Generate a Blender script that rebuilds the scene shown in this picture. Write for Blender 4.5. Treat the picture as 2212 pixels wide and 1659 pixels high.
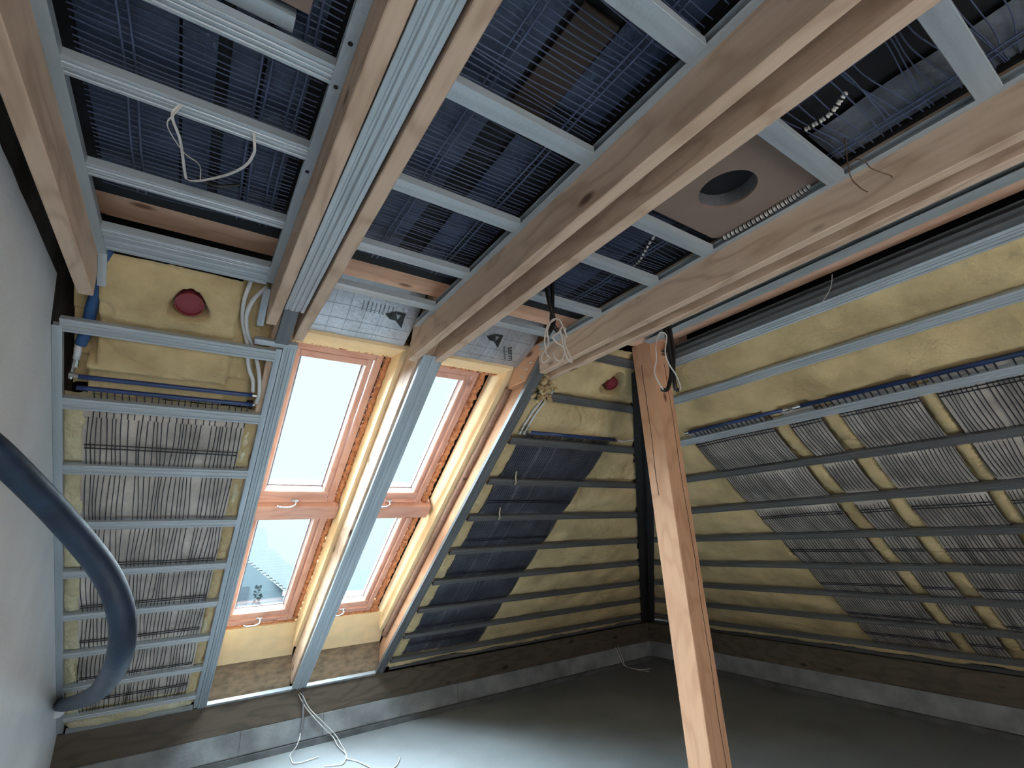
import bpy, math, random
from mathutils import Vector, Matrix, noise
random.seed(7)
SC=bpy.context.scene
for o in list(bpy.data.objects): bpy.data.objects.remove(o)
COL=SC.collection
V=Vector
# ------------------------------------------------ camera
cam_d=bpy.data.cameras.new('camera'); cam=bpy.data.objects.new('camera',cam_d); COL.objects.link(cam)
cam_d.sensor_width=36; cam_d.lens=36*1037.69759/2212; cam_d.clip_start=.02; cam_d.clip_end=300
def rotm(pitch,yaw,roll): return Matrix.Rotation(yaw,3,'Z')@Matrix.Rotation(pitch,3,'X')@Matrix.Rotation(roll,3,'Y')
RM=rotm(.310911732,-.594364869,.0452012063)
r_,f_,u_=RM.col[0],RM.col[1],RM.col[2]
M=Matrix((( r_[0],u_[0],-f_[0],0),(r_[1],u_[1],-f_[1],0),(r_[2],u_[2],-f_[2],1.63),(0,0,0,1)))
cam.matrix_world=M; SC.camera=cam
# ------------------------------------------------ world, lights, exposure
W=bpy.data.worlds.new('overcast sky'); SC.world=W; W.use_nodes=True
bg=W.node_tree.nodes['Background']; bg.inputs[0].default_value=(.90,1.0,1.01,1); bg.inputs[1].default_value=.93
def sun(name,d,energy,angle,col):
    l=bpy.data.lights.new(name,'SUN'); l.energy=energy; l.angle=math.radians(angle); l.color=col
    o=bpy.data.objects.new(name,l); COL.objects.link(o)
    o.rotation_euler=V(d).to_track_quat('-Z','Y').to_euler(); o.location=(2,9,8); return o
sun('overcast_daylight',(.10,-.30,-1),150,120,(.80,.93,1.0))
def area(name,loc,d,sx,sy,energy,col):
    l=bpy.data.lights.new(name,'AREA'); l.shape='RECTANGLE'; l.size=sx; l.size_y=sy; l.energy=energy; l.color=col
    o=bpy.data.objects.new(name,l); COL.objects.link(o); o.location=loc
    o.rotation_euler=V(d).to_track_quat('-Z','Y').to_euler(); return o
area('assumed_rear_light',(.9,-3.25,1.25),(0.05,1,.0),2.3,1.9,54,(1.0,.885,.77))  # added area light behind the camera; the window it stands for is assumed
SC.view_settings.view_transform='Standard'; SC.view_settings.look='None'; SC.view_settings.gamma=1
SC.view_settings.use_curve_mapping=False; SC.view_settings.exposure=0.32
# ------------------------------------------------ roof frames
SN,CS=math.sin(.65801268),math.cos(.65801268)
def wp(x,s,d): return V((x,2.181+CS*s+SN*d,2.72-SN*s+CS*d))      # window slope
def gp(y,s,d): return V((2.595+CS*s+SN*d,y,2.72-SN*s+CS*d))      # side slope
NW=V((0,SN,CS)); NG=V((SN,0,CS)); DW=V((0,CS,-SN)); DG=V((CS,0,-SN))
# ------------------------------------------------ materials
def mat(name,col,rough=.6,metal=0.,var=.12,scale=(6,6,6),bump=0.,bscale=40,col2=None,spec=None):
    m=bpy.data.materials.new(name); m.use_nodes=True; nt=m.node_tree; N=nt.nodes; L=nt.links
    b=N['Principled BSDF']; b.inputs['Roughness'].default_value=rough; b.inputs['Metallic'].default_value=metal
    if spec is not None: b.inputs['Specular IOR Level'].default_value=spec
    tc=N.new('ShaderNodeTexCoord'); mp=N.new('ShaderNodeMapping'); L.new(tc.outputs['Object'],mp.inputs[0]); mp.inputs['Scale'].default_value=scale
    nz=N.new('ShaderNodeTexNoise'); nz.inputs['Scale'].default_value=1; nz.inputs['Detail'].default_value=5; L.new(mp.outputs[0],nz.inputs['Vector'])
    cr=N.new('ShaderNodeValToRGB'); L.new(nz.outputs['Fac'],cr.inputs[0])
    c1=col; c0=col2 or tuple(max(0,c*(1-2*var)) for c in col)
    cr.color_ramp.elements[0].position=.3; cr.color_ramp.elements[1].position=.7
    cr.color_ramp.elements[0].color=(*c0,1); cr.color_ramp.elements[1].color=(*[min(1,c*(1+var)) for c in c1],1)
    L.new(cr.outputs[0],b.inputs['Base Color'])
    if bump:
        n2=N.new('ShaderNodeTexNoise'); n2.inputs['Scale'].default_value=bscale; n2.inputs['Detail'].default_value=4; L.new(tc.outputs['Object'],n2.inputs['Vector'])
        bp=N.new('ShaderNodeBump'); bp.inputs['Strength'].default_value=bump; bp.inputs['Distance'].default_value=.01
        L.new(n2.outputs['Fac'],bp.inputs['Height']); L.new(bp.outputs[0],b.inputs['Normal'])
    return m
def wood(name,light,dark,knot,rough=.62,seed=0.):
    m=bpy.data.materials.new(name); m.use_nodes=True; nt=m.node_tree; N=nt.nodes; L=nt.links
    b=N['Principled BSDF']; b.inputs['Roughness'].default_value=rough; b.inputs['Specular IOR Level'].default_value=.3
    tc=N.new('ShaderNodeTexCoord'); oi=N.new('ShaderNodeObjectInfo')
    mul=N.new('ShaderNodeMath'); mul.operation='MULTIPLY'; mul.inputs[1].default_value=17.3; L.new(oi.outputs['Random'],mul.inputs[0])
    cx=N.new('ShaderNodeCombineXYZ'); L.new(mul.outputs[0],cx.inputs[0]); L.new(oi.outputs['Random'],cx.inputs[1])
    ad=N.new('ShaderNodeVectorMath'); ad.operation='ADD'; L.new(tc.outputs['Object'],ad.inputs[0]); L.new(cx.outputs[0],ad.inputs[1])
    def mapped(sc):
        mp=N.new('ShaderNodeMapping'); mp.inputs['Scale'].default_value=sc; L.new(ad.outputs[0],mp.inputs[0]); return mp
    # warped growth rings
    nz=N.new('ShaderNodeTexNoise'); nz.inputs['Scale'].default_value=1; nz.inputs['Detail'].default_value=2; L.new(mapped((1.6,5,5)).outputs[0],nz.inputs['Vector'])
    ml=N.new('ShaderNodeMath'); ml.operation='MULTIPLY'; ml.inputs[1].default_value=22; L.new(nz.outputs['Fac'],ml.inputs[0])
    sn=N.new('ShaderNodeMath'); sn.operation='SINE'; L.new(ml.outputs[0],sn.inputs[0])
    ab=N.new('ShaderNodeMath'); ab.operation='ABSOLUTE'; L.new(sn.outputs[0],ab.inputs[0])
    pw=N.new('ShaderNodeMath'); pw.operation='POWER'; pw.inputs[1].default_value=6; L.new(ab.outputs[0],pw.inputs[0])
    fb=N.new('ShaderNodeTexNoise'); fb.inputs['Scale'].default_value=1; fb.inputs['Detail'].default_value=6; L.new(mapped((2,70,70)).outputs[0],fb.inputs['Vector'])
    bl=N.new('ShaderNodeTexNoise'); bl.inputs['Scale'].default_value=1; L.new(mapped((1.1,6,6)).outputs[0],bl.inputs['Vector'])
    m1=N.new('ShaderNodeMixRGB'); m1.inputs[1].default_value=(*light,1); m1.inputs[2].default_value=(*dark,1)
    k=N.new('ShaderNodeMath'); k.operation='MULTIPLY'; k.inputs[1].default_value=.42; L.new(pw.outputs[0],k.inputs[0])
    k2=N.new('ShaderNodeMath'); k2.operation='MULTIPLY_ADD'; k2.inputs[1].default_value=.5; L.new(fb.outputs['Fac'],k2.inputs[0]); L.new(k.outputs[0],k2.inputs[2])
    k3=N.new('ShaderNodeMath'); k3.operation='MULTIPLY_ADD'; k3.inputs[1].default_value=.45; k3.use_clamp=True; L.new(bl.outputs['Fac'],k3.inputs[0]); L.new(k2.outputs[0],k3.inputs[2])
    k4=N.new('ShaderNodeMath'); k4.operation='SUBTRACT'; k4.inputs[1].default_value=.3; k4.use_clamp=True; L.new(k3.outputs[0],k4.inputs[0])
    L.new(k4.outputs[0],m1.inputs[0])
    vo=N.new('ShaderNodeTexVoronoi'); vo.inputs['Scale'].default_value=1; L.new(mapped((3.0,7,7)).outputs[0],vo.inputs['Vector'])
    cr=N.new('ShaderNodeValToRGB'); cr.color_ramp.elements[0].position=.07; cr.color_ramp.elements[0].color=(1,1,1,1); cr.color_ramp.elements[1].position=.15; cr.color_ramp.elements[1].color=(0,0,0,1)
    L.new(vo.outputs['Distance'],cr.inputs[0])
    m2=N.new('ShaderNodeMixRGB'); L.new(cr.outputs[0],m2.inputs[0]); L.new(m1.outputs[0],m2.inputs[1]); m2.inputs[2].default_value=(*knot,1)
    L.new(m2.outputs[0],b.inputs['Base Color'])
    bp=N.new('ShaderNodeBump'); bp.inputs['Strength'].default_value=.25; bp.inputs['Distance'].default_value=.004; L.new(fb.outputs['Fac'],bp.inputs['Height']); L.new(bp.outputs[0],b.inputs['Normal'])
    return m
PINE=wood('pine planed',(.66,.485,.365),(.36,.235,.155),(.13,.07,.04))
PINE_O=wood('pine fresh orange',(.60,.34,.21),(.42,.21,.12),(.15,.07,.04))
PINE_D=wood('pine aged dark',(.105,.082,.062),(.045,.034,.026),(.02,.015,.012))
HIPM=mat('black hip tone',(.012,.012,.014),.7)  # plain near-black tone shared by the hip rafter and its edge profiles
FRAMEW=wood('varnished window pine',(.62,.36,.29),(.48,.23,.17),(.25,.1,.06),.35)
BEAD=wood('pale window bead',(.34,.25,.225),(.28,.20,.18),(.2,.12,.1),.4)
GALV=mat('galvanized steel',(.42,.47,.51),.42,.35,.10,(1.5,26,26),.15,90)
GALV_D=mat('galvanized steel shade-toned',(.135,.14,.145),.5,.3,.12,(1.5,26,26),.1,90)  # same steel darkened: shade on the dim side is put into its colour
PLAST=mat('white plaster',(.72,.74,.77),.85,0,.04,(3,3,3),.15,60)
CONC=mat('grey concrete',(.23,.24,.25),.85,0,.22,(4,4,4),.5,25)
SCREED=mat('screed floor',(.21,.22,.23),.8,0,.1,(1.5,1.5,1.5),.15,40)
OSB=mat('brown weathered board',(.24,.175,.115),.85,0,.22,(14,14,30),.4,60)
WOOL=mat('yellow mineral wool',(.56,.43,.235),.95,0,.14,(4,4,4),.5,55,col2=(.38,.29,.15))
WOOLP=mat('pale mineral wool',(.60,.55,.38),.95,0,.14,(7,7,7),.9,55,col2=(.42,.36,.22))
FOILG=mat('grey backing foil',(.50,.45,.40),.5,.1,.2,(5,5,5),.35,30,col2=(.29,.255,.225))
FOILD=mat('dark grey foil',(.10,.105,.125),.42,.2,.25,(6,6,6),.4,35,col2=(.045,.047,.06))
FOILS=mat('silver insulation foil',(.48,.49,.52),.33,.55,.10,(8,8,8),.35,45)
NAVY=mat('blue grey ceiling foil',(.048,.068,.122),.38,.15,.2,(7,7,7),.5,45,col2=(.020,.030,.062))
BLACKM=mat('black void and membrane',(.006,.007,.010),.8)
TUBE_B=mat('blue capillary tube',(.072,.096,.175),.35)
TUBE_K=mat('dark capillary tube',(.012,.015,.025),.4)
HEADER=mat('blue header pipe',(.018,.045,.16),.35)
HOSE=mat('dark blue hose',(.011,.029,.064),.55,0,.25,(9,9,9),.15,60)
BLUED=mat('blue insulation sleeve',(.02,.075,.20),.6)
WHITEP=mat('white plastic pipe',(.55,.56,.57),.4)
CABLEW=mat('white cable sheath',(.58,.55,.52),.45)
TWINE=mat('grey beige cable',(.55,.49,.44),.6)
CABLEK=mat('black conduit',(.008,.008,.009),.4)
COPPER=mat('brown wire',(.09,.05,.03),.4)
BRASS=mat('nickel fitting',(.55,.54,.5),.25,.9)
REDP=mat('red duct plug',(.24,.035,.045),.5)
FOAM=mat('orange expanding foam',(.56,.24,.11),.75,0,.25,(25,25,25),.5,80,col2=(.40,.14,.06))
YEL=mat('yellow foam board',(.84,.63,.37),.8,0,.04,(9,9,9),.1,120)
MDF=mat('brown hardboard',(.22,.155,.125),.6,0,.06,(5,5,5))
DUCTG=mat('grey duct lining',(.13,.13,.14),.45)
CHROME=mat('window handle metal',(.75,.76,.78),.25,.85)
SEAL=mat('grey glazing seal',(.20,.23,.30),.5)
INK=mat('black print',(.012,.012,.013),.5)
GRIDI=mat('grey print lines',(.16,.165,.18),.5)
HROOF=mat('hazy roof tiles',(.0105,.0155,.019),.8,0,.05)  # distance haze is put into these outdoor base colours as a blue tint
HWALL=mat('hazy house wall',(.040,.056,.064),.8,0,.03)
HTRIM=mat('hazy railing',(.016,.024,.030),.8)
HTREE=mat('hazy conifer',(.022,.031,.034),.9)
def glass():
    m=bpy.data.materials.new('window glass'); m.use_nodes=True; N=m.node_tree.nodes; L=m.node_tree.links; N.clear()
    o=N.new('ShaderNodeOutputMaterial'); t=N.new('ShaderNodeBsdfTransparent'); g=N.new('ShaderNodeBsdfGlossy'); g.inputs['Roughness'].default_value=.03
    t.inputs[0].default_value=(.93,.98,1,1); lw=N.new('ShaderNodeLayerWeight'); lw.inputs[0].default_value=.25; fr=N.new('ShaderNodeMath'); fr.operation='MULTIPLY'; fr.inputs[1].default_value=.35; L.new(lw.outputs['Facing'],fr.inputs[0]); x=N.new('ShaderNodeMixShader')
    L.new(fr.outputs[0],x.inputs[0]); L.new(t.outputs[0],x.inputs[1]); L.new(g.outputs[0],x.inputs[2]); L.new(x.outputs[0],o.inputs[0]); return m
GLASS=glass()
# ------------------------------------------------ mesh helpers
def link(name,me,mw,parent,material):
    o=bpy.data.objects.new(name,me); COL.objects.link(o)
    if material: me.materials.append(material)
    if parent is not None:
        o.parent=parent; o.matrix_basis=parent.matrix_basis.inverted()@mw if parent.parent is None else parent.matrix_basis.inverted()@parent.parent.matrix_basis.inverted()@mw
    else: o.matrix_basis=mw
    return o
def tag(o,label=None,cat=None,group=None,kind=None):
    if label: o['label']=label
    if cat: o['category']=cat
    if group: o['group']=group
    if kind: o['kind']=kind
    return o
def empty(name,loc,label,cat,group=None):
    o=bpy.data.objects.new(name,None); COL.objects.link(o); o.empty_display_size=.1
    o.matrix_basis=Matrix.Translation(V(loc)); return tag(o,label,cat,group)
class MB:
    def __init__(s): s.v=[]; s.f=[]; s.sm=False
    def poly(s,pts):
        n=len(s.v); s.v+= [V(p) for p in pts]; s.f.append(tuple(range(n,n+len(pts)))); return s
    def box(s,c,ax,ay,az):       # centre and three half vectors
        n=len(s.v); c=V(c)
        for i in(-1,1):
            for j in(-1,1):
                for k in(-1,1): s.v.append(c+V(ax)*i+V(ay)*j+V(az)*k)
        s.f+=[(n,n+1,n+3,n+2),(n+4,n+6,n+7,n+5),(n,n+4,n+5,n+1),(n+2,n+3,n+7,n+6),(n,n+2,n+6,n+4),(n+1,n+5,n+7,n+3)]; return s
    def aabb(s,a,b):
        a,b=V(a),V(b); h=(b-a)/2; return s.box((a+b)/2,(h.x,0,0),(0,h.y,0),(0,0,h.z))
    def tube(s,pts,r,n=6,caps=True,prof=None):
        pts=[V(p) for p in pts]; base=len(s.v); ref=None
        for i,p in enumerate(pts):
            t=(pts[min(i+1,len(pts)-1)]-pts[max(i-1,0)]).normalized()
            if ref is None:
                ref=t.orthogonal().normalized()
            a=(ref-t*ref.dot(t)); a=a.normalized() if a.length>1e-6 else t.orthogonal().normalized(); ref=a; b=t.cross(a)
            rr=r[i] if isinstance(r,(list,tuple)) else r
            for k in range(n):
                an=2*math.pi*k/n; s.v.append(p+a*math.cos(an)*rr+b*math.sin(an)*rr)
        for i in range(len(pts)-1):
            for k in range(n):
                q=base+i*n; s.f.append((q+k,q+(k+1)%n,q+n+(k+1)%n,q+n+k))
        if caps:
            s.f.append(tuple(base+k for k in range(n))[::-1]); q=base+(len(pts)-1)*n; s.f.append(tuple(q+k for k in range(n)))
        return s
    def strip(s,pts,wd,th):      # flat ribbon through pts, width vector wd
        n=len(s.v); pts=[V(p) for p in pts]
        for p in pts: s.v+=[p+wd-th,p-wd-th,p-wd+th,p+wd+th]
        for i in range(len(pts)-1):
            q=n+4*i
            for k in range(4): s.f.append((q+k,q+(k+1)%4,q+4+(k+1)%4,q+4+k))
        s.f.append((n,n+1,n+2,n+3)); q=n+4*(len(pts)-1); s.f.append((q+3,q+2,q+1,q)); return s
    def grid(s,fn,nu,nv):
        n=len(s.v)
        for i in range(nu+1):
            for j in range(nv+1): s.v.append(fn(i/nu,j/nv))
        for i in range(nu):
            for j in range(nv):
                a=n+i*(nv+1)+j; s.f.append((a,a+nv+1,a+nv+2,a+1))
        return s
    def build(s,name,m,parent=None,origin=None,smooth=False):
        if origin is None:
            if parent is not None: origin=parent.matrix_basis.translation
            else:
                lo=V([min(v[i] for v in s.v) for i in range(3)]); hi=V([max(v[i] for v in s.v) for i in range(3)]); origin=V(((lo.x+hi.x)/2,(lo.y+hi.y)/2,lo.z))
        origin=V(origin); me=bpy.data.meshes.new(name); me.from_pydata([v-origin for v in s.v],[],s.f); me.update()
        if smooth:
            me.polygons.foreach_set('use_smooth',[True]*len(me.polygons))
        return link(name,me,Matrix.Translation(origin),parent,m)
def prism(name,P0,P1,sec,nd,m,parent=None,c0=0.,c1=0.,cy0=0.,cy1=0.):
    """extrude section [(y,z)] from P0 to P1; local X along length, Z along nd"""
    P0,P1=V(P0),V(P1); X=(P1-P0); Ln=X.length; X.normalize(); Z=V(nd); Z=(Z-X*Z.dot(X)).normalized(); Y=Z.cross(X)
    mw=Matrix(((X.x,Y.x,Z.x,P0.x),(X.y,Y.y,Z.y,P0.y),(X.z,Y.z,Z.z,P0.z),(0,0,0,1)))
    n=len(sec); vs=[(c0*z+cy0*y,y,z) for y,z in sec]+[(Ln+c1*z+cy1*y,y,z) for y,z in sec]
    fs=[tuple(range(n))[::-1],tuple(range(n,2*n))]+[(i,(i+1)%n,n+(i+1)%n,n+i) for i in range(n)]
    me=bpy.data.meshes.new(name); me.from_pydata(vs,[],fs); me.update()
    return link(name,me,mw,parent,m)
def rect(w,h,c=.003,z0=0.):
    a,b=-w/2,w/2; t=z0+h
    return [(a+c,z0),(b-c,z0),(b,z0+c),(b,t-c),(b-c,t),(a+c,t),(a,t-c),(a,z0+c)]
CD=[(-.03,0.0008),(-.029,0),(-.020,0),(-.0175,.0042),(-.0135,.0042),(-.011,0),(-.003,0),(0,.0035),(.003,0),(.011,0),(.0135,.0042),(.0175,.0042),(.020,0),(.029,0),(.03,.0008),
    (.03,.027),(.024,.027),(.024,.0258),(.0288,.0258),(.0288,.0055),(-.0288,.0055),(-.0288,.0258),(-.024,.0258),(-.024,.027),(-.03,.027)]
FL=[(-.03,0.0008),(-.0285,0),(.0285,0),(.03,.0008),(.03,.027),(.024,.027),(.024,.0258),(.0288,.0258),(.0288,.0014),(-.0288,.0014),(-.0288,.0258),(-.024,.0258),(-.024,.027),(-.03,.027)]
UD=[(-.0135,0),(.0135,0),(.0135,.0012),(-.0123,.0012),(-.0123,.0258),(.0135,.0258),(.0135,.027),(-.0135,.027)]
def scaled(sec,k): return [(y*k,z) for y,z in sec]
def nz3(x,y,z=0.): return noise.noise(V((x,y,z)))
def smooth_pts(pts,n=8):
    P=[V(p) for p in pts]; P=[P[0]*2-P[1]]+P+[P[-1]*2-P[-2]]; out=[]
    for i in range(1,len(P)-2):
        a,b,c,d=P[i-1],P[i],P[i+1],P[i+2]
        for k in range(n):
            t=k/n; out.append(.5*((2*b)+(c-a)*t+(2*a-5*b+4*c-d)*t*t+(3*b-a-3*c+d)*t**3))
    out.append(P[-2]); return out
def struct(o): o['kind']='structure'; return o
# ================================================ SETTING
XL=-.545; YB=-3.2; ZC=2.735
wall_b=MB().aabb((XL-.1,5.118,0),(6.4,6.4,.225)).build('wall_back',CONC); struct(wall_b)
wall_r=MB().aabb((5.53,YB,0),(6.6,5.118,.225)).build('wall_right',CONC); struct(wall_r)
struct(MB().aabb((XL-.3,YB-.2,-.12),(6.7,6.5,0)).build('floor',SCREED))
# shallow step of the knee wall base and its formwork blocks
for i,(a,b) in enumerate([(-.545,.62),(.625,1.27),(1.275,2.6),(2.605,4.1),(4.105,5.52)]):
    MB().aabb((a,5.106,.055),(b,5.12,.222)).build('concrete_block',CONC,wall_b)
struct(MB().aabb((XL,5.09,0),(5.5,5.12,.045)).build('baseboard_back',mat('dark edge strip',(.10,.105,.11),.9,0,.2)))
struct(MB().aabb((5.50,YB,0),(5.54,5.09,.045)).build('baseboard_right',mat('dark edge strip right',(.09,.09,.09),.9,0,.2)))
# plastered gable wall with a ragged top edge, rough masonry behind it
def leftwall():
    b=MB(); n=90; front=[];back=[]
    for i in range(n+1):
        y=YB+(5.12-YB)*i/n; zt=min(2.70+.012*nz3(y*3,1.3)+.008*nz3(y*11,4.),2.72-(max(y,2.30)-2.181)*SN/CS+.0) if y>2.35 else 2.70+.014*nz3(y*3,1.3)+.008*nz3(y*11,4.)
        front.append(V((XL,y,zt))); back.append(V((XL-.03,y,zt)))
    for i in range(n):
        a,c=front[i],front[i+1]
        b.poly([V((XL,a.y,0)),V((XL,c.y,0)),c,a]); b.poly([a,c,back[i+1],back[i]])
    b.poly([V((XL,YB,0)),front[0],back[0],V((XL-.03,YB,0))])
    return b
struct(leftwall().build('wall_left',PLAST))
mas=mat('rough brown masonry',(.085,.078,.07),.95,0,.3,(6,6,6),.8,20)
struct(MB().aabb((XL-.2,YB,0),(XL-.031,6.4,3.1)).build('wall_left_core',mas))
# unseen rear wall; its opening is assumed, added to let the rear light in
rb=MB(); 
for a,b in [((XL-.1,YB-.1,0),(-.3,YB,3.1)),((2.1,YB-.1,0),(5.8,YB,3.1)),((-.3,YB-.1,0),(2.1,YB,.25)),((-.3,YB-.1,2.25),(2.1,YB,3.1))]: rb.aabb(a,b)
struct(rb.build('wall_front',PLAST))
# ceiling lid over the insulated void
struct(MB().aabb((XL-.2,YB-.1,3.04),(3.3,3.1,3.1)).build('ceiling',BLACKM))
# roof decks behind the insulation, with openings for the roof windows
WIN=[(.62,.41,1.745),(.62,1.80,3.15),(1.295,.41,1.745),(1.295,1.80,3.15)]
def slab(b,x0,x1,s0,s1,d0,d1,fn=wp):
    c=(fn(x0,s0,d0)+fn(x1,s1,d1))/2
    ax=(fn(x1,s0,d0)-fn(x0,s0,d0))/2; ay=(fn(x0,s1,d0)-fn(x0,s0,d0))/2; az=(fn(x0,s0,d1)-fn(x0,s0,d0))/2
    return b.box(c,ax,ay,az)
rd=MB()
for x0,x1,s0,s1 in [(XL-.15,.34,-.9,4.75),(.90,1.015,-.9,4.75),(.34,.90,-.9,.41),(.34,.90,3.16,4.75),(1.015,1.575,-.9,.41),(1.015,1.575,3.16,4.75),(.34,.9,1.76,1.79),(1.015,1.575,1.76,1.79)]:
    slab(rd,x0,x1,s0,s1,.44,.47)
def hipdeck(b,fn,u0,off):
    S=[-.9,1,2.5,4.75]
    for a,c in zip(S[:-1],S[1:]):
        P=[fn(u0,a,.44),fn(off+CS*a+SN*.44,a,.44),fn(off+CS*c+SN*.44,c,.44),fn(u0,c,.44)]; b.poly(P); b.poly([p+(NW if fn is wp else NG)*.03 for p in P])
    return b
hipdeck(rd,wp,1.575,2.595)
struct(rd.build('ceiling_slope_back',BLACKM))
struct(hipdeck(MB(),gp,YB-.1,2.181).build('ceiling_slope_right',BLACKM))
# timber wall plates
def timber(name,P0,P1,w,h,nd,m,label,cat='beam',z0=0.,**k):
    return tag(prism(name,P0,P1,rect(w,h,.004,z0),nd,m,**k),label,cat)
timber('wall_plate',(XL,5.198,.225),(5.69,5.198,.225),.16,.225,(0,0,1),PINE_D,'dark weathered timber plate lying on the knee wall under the roof windows')
timber('wall_plate',(5.61,YB,.225),(5.61,5.116,.225),.16,.225,(0,0,1),PINE_D,'dark weathered timber plate lying on the right-hand knee wall behind the post')
# rafters framing the windows
rl=['left of the left window pair, behind the doubled profile','between the two roof window pairs, behind the wide profile','right of the right window pair, orange side face lit']
for (a,b),l in zip([(.2345,.326),(.971,1.059),(1.766,1.85)],rl):
    timber('rafter',wp((a+b)/2,-.35,.03),wp((a+b)/2,3.66,.03),b-a,.18,NW,PINE_O if a>1 else PINE,'pine rafter '+l,'rafter')
timber('hip_rafter',(wp(2.595,0,0)*1)+V((-.02,-.02,.03)),V((2.595+CS*3.7,2.181+CS*3.7,2.72-SN*3.7))+V((-.02,-.02,.03)),.17,.16,(SN,SN,CS*1.2),HIPM,'black hip rafter running down into the far corner behind the post','rafter')
# ================================================ POST, PURLINS, COLLARS
post=timber('post',(2.535,2.02,0),(2.51,2.02,2.85),.16,.16,(0,-1,0),PINE_O,'square orange pine post with a long drying crack standing on the floor','post',z0=-.08)
crk=MB()
for side in (0,1):
    pts=[]
    for i in range(60):
        z=.3+2.4*i/59; o=.012*nz3(z*2.3,side*5.)+.004*nz3(z*13,2.)
        q=.025*(1-z/2.85); pts.append(V((2.545+o+q,1.9395,z)) if side==0 else V((2.4295+q,2.035+o,z)))
    if side==1: pts=pts[38:]
    crk.strip(pts,V((.0018,0,0)) if side==0 else V((0,.0018,0)),V((0,.0006,0)) if side==0 else V((.0006,0,0)))
crk.build('crack',BLACKM,post)
PURL=wood('pine light orange',(.82,.52,.37),(.60,.33,.21),(.25,.12,.07))
timber('purlin',(XL+.02,1.995,2.85),(2.8,1.995,2.85),.17,.18,(0,0,1),PURL,'orange pine purlin crossing above the window ends of the ceiling beams','beam')
timber('purlin',(2.52,YB+.05,2.852),(2.52,1.905,2.852),.16,.18,(0,0,1),PURL,'pine purlin running back from the post above the right edge of ceiling','beam')
Z0=2.597; 
def collar(x0,x1,y1,label,c=0.,y0=YB+.02,m=PINE):
    return tag(prism('collar_beam',((x0+x1)/2,y0,Z0),((x0+x1)/2,y1,Z0),rect(x1-x0,.2,.003),(0,0,1),m,c1=c),label,'beam')
collar(-.458,-.41,2.02+.25,'single pine ceiling beam nearest the plastered left wall',-.3)
collar(.190,.2335,2.235,'left pine beam of the pair ending above the left roof window, beside the perforated track',-.2)
collar(.327,.373,2.375,'right pine beam of the pair ending above the left roof window',-.3)
collar(.924,.970,2.385,'left pine beam of the middle pair, ending at the profile between the windows',-.35)
collar(1.060,1.108,2.37,'right pine beam of the middle pair, in front of the hardboard with a hole',-.35)
collar(1.72,1.765,2.232,'left pine beam of the right-hand pair, cut off at the dark window profile')
p3a=tag(prism('beam_end',(1.7425,2.392,Z0),(1.7425,2.60,Z0),rect(.045,.2,.003),(0,0,1),PINE_O,c0=-1.294,c1=-.85),'sawn orange beam end with three screws behind the dark window profile','beam')
collar(1.835,1.88,2.31,'right pine beam of the right-hand pair, passing in front of the post head',-.3)
for y,z in [(2.322,2.697),(2.371,2.668),(2.427,2.638)]:
    b=MB(); b.tube([(1.7195,y,z),(1.714,y,z)],[.009,.007],10); b.build('screw_head',BRASS,p3a)
# ================================================ METAL PROFILES
def cdp(P0,P1,nd,label,m=GALV,cat='profile',k=1.,group=None,name='metal_profile',sec=None):
    o=prism(name,P0,P1,scaled(sec or CD,k),nd,m); return tag(o,label,cat,group)
def udp(P0,P1,nd,label,m=GALV,cat='track',sec=UD,name='metal_track'):
    return tag(prism(name,P0,P1,sec,nd,m),label,cat)
ordn=['first','second','third','fourth','fifth','sixth','seventh','eighth','ninth','tenth','eleventh']
CYS=[-.36,.03,.42,.815,1.20,1.60,1.985]
bays=[(-.383,.163,'leftmost ceiling bay','by the wall'),(.374,.897,'second ceiling bay','between the left and middle beam pairs'),(1.109,1.693,'third ceiling bay','between the middle and right beam pairs')]
for bi,(x0,x1,bn,_) in enumerate(bays):
    ys=list(CYS)
    if bi==0: ys=[.25,.62,1.0,1.262,1.65,2.0]; ys=[.23,.60,.965,1.262,1.65,2.0]
    if bi==1: ys=[.06,.455,.85,1.25,1.645,1.995]
    if bi==2: ys=[-.3,.10,.49,.99,1.28,1.66,1.995]
    for k,y in enumerate(reversed(ys)):
        if bi==2 and k>3: w=1.0
        cdp((x0,y,ZC),(x1,y,ZC),(0,0,1),'galvanized ceiling profile across the %s, %s from the windows'%(bn,ordn[k]),k=.95,sec=None if bi==0 else FL)
# tracks on the beam faces
udp((-.3955,YB+.05,ZC-.003),(-.3955,2.20,ZC-.003),(0,0,1),'galvanized edge track fixed to the beam nearest the left wall',sec=scaled(UD,1.05))
pt=udp((.1745,YB+.05,ZC-.003),(.1745,2.1,ZC-.003),(0,0,1),'knurled edge track with punched holes on the left face of the left beam pair',sec=scaled(UD,1.1))
for y in (.86,.99,1.33): MB().tube([(.1745,y,ZC-.0034),(.1745,y,ZC-.0044)],.006,10).build('punched_hole',BLACKM,pt)
udp((.910,YB+.05,ZC+.006),(.910,2.24,ZC+.006),(0,0,1),'galvanized edge track on the left face of the middle beam pair, blotched with filler')
udp((.3875,YB+.05,ZC+.012),(.3875,2.1,ZC+.012),(0,0,1),'galvanized edge track on the right face of the left beam pair')
udp((1.1225,YB+.05,ZC+.012),(1.1225,2.0,ZC+.012),(0,0,1),'galvanized edge track on the right face of the middle beam pair')
udp((1.7065,YB+.05,ZC+.004),(1.7065,2.2,ZC+.004),(0,0,1),'galvanized edge track on the left face of the right-hand beam pair')
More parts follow.
